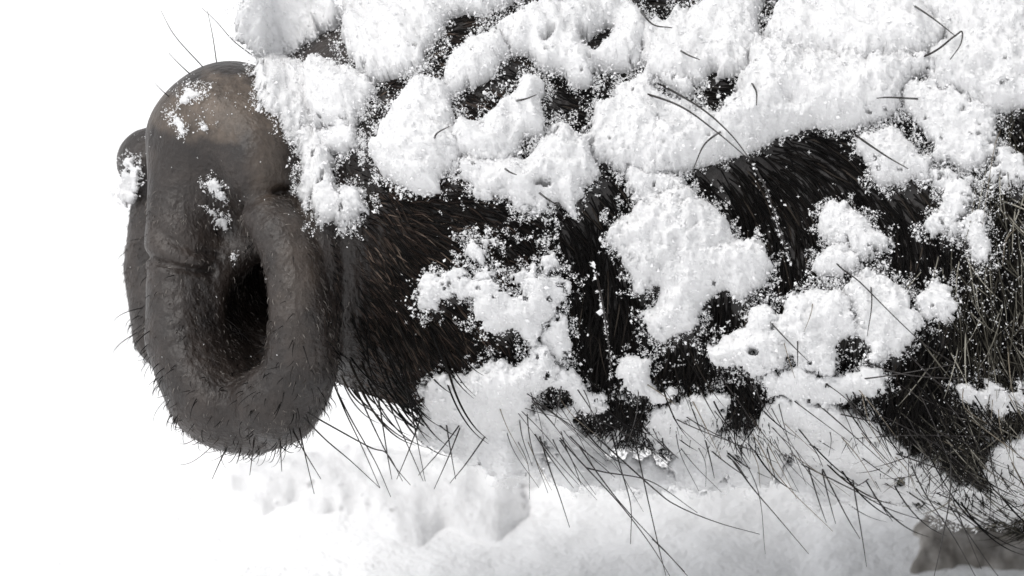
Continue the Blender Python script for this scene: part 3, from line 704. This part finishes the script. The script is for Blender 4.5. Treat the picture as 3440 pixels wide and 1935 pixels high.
# stubble on the snout: short and stiff
P, N = sample((tc[:, 0] < 1150) & (tc[:, 2] > -420) & (tn[:, 2] > -.6) & ((tc[:, 1] > 780)), 2600)
keep = (rng.random(len(P)) < .06 + .34 * sstep(900, 1350, P[:, 1])); P, N = P[keep], N[keep]; n = len(P)
L = rng.uniform(14, 42, n) * (1 + 1.2 * (rng.random(n) < .1))
pts = strands(P, N, np.radians(rng.normal(115, 25, n)), L, rng.uniform(1.2, 2.6, n), rng.normal(0, .1, n), droop=.0)
curves('stubble', pts, 1.4 * rng.uniform(.6, 1.2, (n, 1)) * prof, M_FUR, root)

# short velvet all over the bare snout
P, N = sample((tc[:, 0] < 1190) & (tn[:, 2] > -.7) & (tc[:, 2] > -450) & (tc[:, 1] > 640), 16000)
n_ = fbm(P[:, 0], P[:, 1], 55, 91, 3); keep = rng.random(len(P)) < np.clip((n_ - .3) * 2.2, .1, 1); P, N = P[keep], N[keep]; n = len(P)
curves('velvet', strands(P, N, np.radians(rng.normal(95, 35, n)), rng.uniform(8, 22, n), rng.uniform(.7, 1.6, n), rng.normal(0, .15, n), k=4, droop=.05), .9 * rng.uniform(.6, 1.2, (n, 1)) * np.array([1, .9, .6, .2]), M_VELVET, root)
# a straight fan of stiff bristles under the chin
P, N = sample(vis & (tc[:, 0] > 1140) & (tc[:, 0] < 1560) & (tn[:, 1] > .5) & (tc[:, 2] > -330), 110); kp = bare(P, .02); P, N = P[kp], N[kp]; n = len(P)
L = rng.uniform(110, 290, n)
curves('chin_bristles', strands(P, N, np.radians(rng.normal(64, 11, n)), L, rng.uniform(.6, 1.3, n), rng.normal(0, .06, n), droop=0), 3.3 * rng.uniform(.7, 1.2, (n, 1)) * prof, M_FUR, root)
# single long bristles, one object each
def tube(pts, r0, r1, sides=5):
    pts = np.array(pts); n = len(pts); t_ = np.gradient(pts, axis=0); t_ /= np.linalg.norm(t_, axis=1, keepdims=True) + 1e-9
    a = np.cross(t_, [0.13, .2, 1.]); a /= np.linalg.norm(a, axis=1, keepdims=True); b_ = np.cross(t_, a)
    r = np.linspace(r0, r1, n)[:, None, None]; ph = np.arange(sides) * 2 * math.pi / sides
    V_ = pts[:, None] + r * (a[:, None] * np.cos(ph)[None, :, None] + b_[:, None] * np.sin(ph)[None, :, None])
    q = [(i * sides + k, i * sides + (k + 1) % sides, (i + 1) * sides + (k + 1) % sides, (i + 1) * sides + k) for i in range(n - 1) for k in range(sides)]
    return V_.reshape(-1, 3), np.array(q)
def catmull(p, m=14):
    p = np.array(p, float)
    if len(p) == 2: p = np.array([p[0], p[0] * .5 + p[1] * .5 + [0, 4], p[1]])
    q = np.vstack([2 * p[0] - p[1], p, 2 * p[-1] - p[-2]]); out = []
    for i in range(1, len(q) - 2):
        for t_ in np.linspace(0, 1, m, endpoint=False):
            out.append(.5 * (2 * q[i] + (q[i + 1] - q[i - 1]) * t_ + (2 * q[i - 1] - 5 * q[i] + 4 * q[i + 1] - q[i + 2]) * t_ ** 2 + (3 * q[i] - q[i - 1] - 3 * q[i + 1] + q[i + 2]) * t_ ** 3))
    return np.array(out + [p[-1]])
def bristle(line, r=3.0, pale_=False, lift=120, root_at=None):
    line = [tuple(map(float, p)) for p in line]
    dx, dy = line[0][0] - line[1][0], line[0][1] - line[1][1]; ln_ = math.hypot(dx, dy); k = 0
    if not (line[0][0] < 1000 and line[0][1] < 400):
        q0 = line[0]
        while k < 14 and not hit(*q0):      # the root must sit in the hide
            k += 1; q0 = (q0[0] + dx / ln_ * 25, q0[1] + dy / ln_ * 25 - 4)
        if k < 14 and k: line = [(q0[0] + dx / ln_ * 25, q0[1] + dy / ln_ * 25)] + line
    c = catmull(line); n = len(c)
    d = blur(bil(SDs, c[:, 0], c[:, 1])[:, None], 1)[:, 0]
    d = np.maximum.accumulate(d) * .5 + d * .5
    w = d + lift * np.minimum(1, np.linspace(0, 3, n)) 
    V_, q = tube(along(c[:, 0], c[:, 1], w), r, r * .35)
    part('bristle', raw_mesh('bristle', W(V_), quads=q), M_PALEB if pale_ else M_BRISTLE)
for ln in [((1550,215),(1700,262),(1800,330),(1885,402)), ((1640,200),(1760,270),(1835,335),(1888,402)), ((1832,320),(1775,360),(1745,422)), ((1882,195),(1902,230),(1903,265)),
           ((2245,163),(2340,135),(2400,92),(2420,80),(2416,112),(2390,150)), ((2270,-5),(2345,45),(2405,92)), ((1885,400),(1925,470),(1955,560),(1990,662)), ((1498,680),(1515,760),(1530,860),(1540,955)),
           ((2145,335),(2225,390),(2285,425)), ((1290,255),(1350,238)), ((1090,355),(1100,335),(1130,318)), ((1265,420),(1300,440)), ((1350,480),(1410,520)), ((2330,250),(2240,245),(2205,247)),
           ((1700,120),(1760,150)), ((1600,10),(1640,60),(1690,70))]:
    bristle(FX(*ln), 4.3, lift=215)
for ln in [((455,60),(480,105),(560,162),(690,228),(510,168))[:0] or ((510,168),(440,90),(404,25)), ((650,150),(590,105),(545,55),(508,20)), ((478,186),(450,160),(424,133)), ((424,242),(408,228),(390,210)), ((545,157),(535,90),(522,28))]:
    bristle(FX(*ln), 2.2, lift=20)
for ln in [((750,270),(880,380),(1025,515)), ((850,130),(940,320),(1025,515)), ((870,150),(1000,380),(1080,560)), ((1010,240),(1090,390),(1180,500)), ((1200,200),(1255,480)), ((1090,130),(1180,330),(1245,480)), ((1350,300),(1220,450)),
           ((1380,300),(1410,470)), ((1380,340),(1300,520)), ((1470,380),(1380,490)), ((1180,300),(1110,470)), ((1060,330),(1085,470)), ((1885,405),(1940,560),(1990,715)), ((1895,365),(2010,515)),
           ((1900,365),(2150,430),(2400,480),(2640,640)), ((2000,330),(2240,590),(2400,800),(2500,962)), ((2140,450),(2300,650),(2575,940)), ((2050,310),(2220,460)), ((2240,380),(2300,600),(2300,800)), ((2350,400),(2440,800),(2480,960)),
           ((2380,220),(2540,360)), ((1890,200),(1990,350),(2050,500)), ((240,320),(210,380),(170,470)), ((640,330),(690,545)), ((315,320),(295,390)), ((375,345),(362,450)), ((520,340),(525,430)), ((640,330),(725,470)),
           ((1590,20),(1610,90)), ((960,300),(1060,340),(1140,480))]:
    bristle(R7(*ln), 3.2, lift=90)
for ln in [((-10,1070),(100,1150),(270,1220),(450,1270)), ((410,1060),(520,1190),(660,1355)), ((620,965),(850,1080),(1000,1160),(1180,1220)), ((275,840),(440,862),(850,858),(1100,845),(1430,850)), ((860,865),(1050,930),(1300,1020),(1430,1080)),
           ((1050,860),(1150,1080),(1280,1280),(1380,1460)), ((1270,830),(1265,1100),(1230,1300),(1195,1460)), ((1200,870),(1240,1100)), ((1430,870),(1450,1000),(1500,1170)), ((870,520),(1050,580),(1250,600),(1370,595)), ((810,612),(1000,590),(1290,540)),
           ((700,10),(790,120),(880,190),(1010,320),(1150,450),(1290,540)), ((920,150),(930,280),(910,420)), ((430,290),(560,430),(660,530)), ((612,400),(612,550)), ((860,1110),(890,1290),(908,1410)), ((1180,940),(1360,1085)), ((1270,1160),(1420,1380),(1480,1460)),
           ((1070,480),(1190,600),(1280,670)), ((650,670),(800,800),(1000,980)), ((820,690),(900,780),(1060,920)), ((-10,1290),(60,1360),(140,1449)), ((700,730),(860,770),(1000,800)), ((960,1130),(1020,1215)), ((700,1120),(735,1220)), ((745,1115),(775,1225)),
           ((815,1180),(880,1290)), ((560,750),(680,900),(720,980)), ((200,800),(240,960),(255,1030)), ((1300,1180),(1400,1420)), ((470,860),(520,1040)), ((0,840),(100,945)), ((170,600),(220,700),(265,780)), ((270,900),(350,970),(410,1060)), ((300,960),(400,1030))]:
    bristle(R6(*ln), 3.2, lift=120)
for ln in [((1470,660),(1490,850),(1600,1110)), ((1510,430),(1530,640),(1570,750)), ((1450,650),(1440,820)), ((1500,640),(1580,780)), ((1330,600),(1325,720),(1430,800)), ((540,400),(600,600)), ((680,240),(670,320),(640,400))]:
    bristle(R6(*ln), 2.0, True, lift=110)
for ln in [((1790,220),(1940,320)), ((1870,700),(1830,830),(1770,1230)), ((1800,220),(1870,260),(1950,310)), ((1900,10),(1996,120)), ((1960,1230),(1900,1300),(1880,1440))]:
    bristle(R4(*ln), 2.0, True, lift=100)

for _ in range(95):      # many more of them bristle out of the lower jaw and cheek
    x0 = rng.uniform(1650, 3420); y0 = 1250 + 250 * rng.random() + .06 * (x0 - 1650) - 60; a = math.radians(rng.normal(58, 16)); L = rng.uniform(110, 330) * (1 + .5 * (rng.random() < .15))
    b0 = rng.normal(0, .06) * L
    bristle([(x0, y0), (x0 + .5 * L * math.cos(a) + b0, y0 + .5 * L * math.sin(a)), (x0 + L * math.cos(a), y0 + L * math.sin(a))], rng.uniform(1.7, 2.7), rng.random() < .18, lift=110)

# ---------------------------------------------------------------- loose flakes scattered over coat and skin, and the grains strung along two bristles
P, N = sample(vis & (tc[:, 0] > 420) & (tc[:, 0] < 3700), 75000)
P2, N2 = sample(vis & (tc[:, 0] > 2900) & (tc[:, 0] < 3700), 16000); P = np.concatenate([P, P2]); N = np.concatenate([N, N2])
pr = .003 + .012 * (fbm(P[:, 0], P[:, 1], 60, 51) > .62) + .8 * sstep(3000, 3300, P[:, 0]) * (fbm(P[:, 0], P[:, 1], 80, 52) > .5) + .02 * sstep(1800, 2600, P[:, 0])
CB = blur(COVER[::step, ::step].astype(float), 14)
halo = bil(CB, P[:, 0], P[:, 1]) * (P[:, 0] > 1000)
pr += .3 * ((P[:, 0] < 1000) & (P[:, 1] < 470) & (P[:, 1] > 255)) * (fbm(P[:, 0], P[:, 1], 60, 71) > .47)
pr += .55 * halo * (halo < .8) * (.35 + 1.3 * (fbm(P[:, 0], P[:, 1], 50, 61) > .5))
keep = rng.random(len(P)) < pr; P, N = P[keep], N[keep]
lift_ = np.where(P[:, 0] > 1150, rng.uniform(10, 60, len(P)), 2)
sz = np.where(P[:, 0] > 2900, rng.uniform(2, 4.2, len(P)), 2.5 + 5.5 * rng.random(len(P)) ** 2); sz = np.where(P[:, 0] > 1150, sz, rng.uniform(2, 4.5, len(P)))
FV, FT = flakes(P + N * lift_[:, None], sz)
o = link('loose_snowflakes', raw_mesh('loose_snowflakes', W(FV), tris=FT, smooth=False), M_SNOW)
tag(o, 'loose snowflakes dusted over the fur and snout between the clumps', 'snowflakes', kind='stuff')
for lab, ln in (('white snow grains strung along the beaded bristle in the black hollow', ((1885,400),(1925,470),(1955,560),(1990,662))), ('white snow grains strung along the upright bristle in the bare fur', ((1490,665),(1512,760),(1530,860),(1540,955)))):
    c = catmull(FX(*ln), 30); c = c[np.clip((rng.choice([.05, .1, .3, .38, .62, .7, .95], 70) + rng.normal(0, .07, 70)) * len(c), 0, len(c) - 1).astype(int)] + rng.normal(0, 4, (70, 2))
    w = bil(SDs, c[:, 0], c[:, 1]) + 125
    FV, FT = flakes(along(c[:, 0], c[:, 1], w), rng.uniform(3, 9, 70) * (1 + .9 * (rng.random(70) < .1)))
    tag(link('snow_grains', raw_mesh('snow_grains', W(FV), tris=FT, smooth=False), M_SNOW), lab, 'snow grains', 'snow grains strung along bristles')
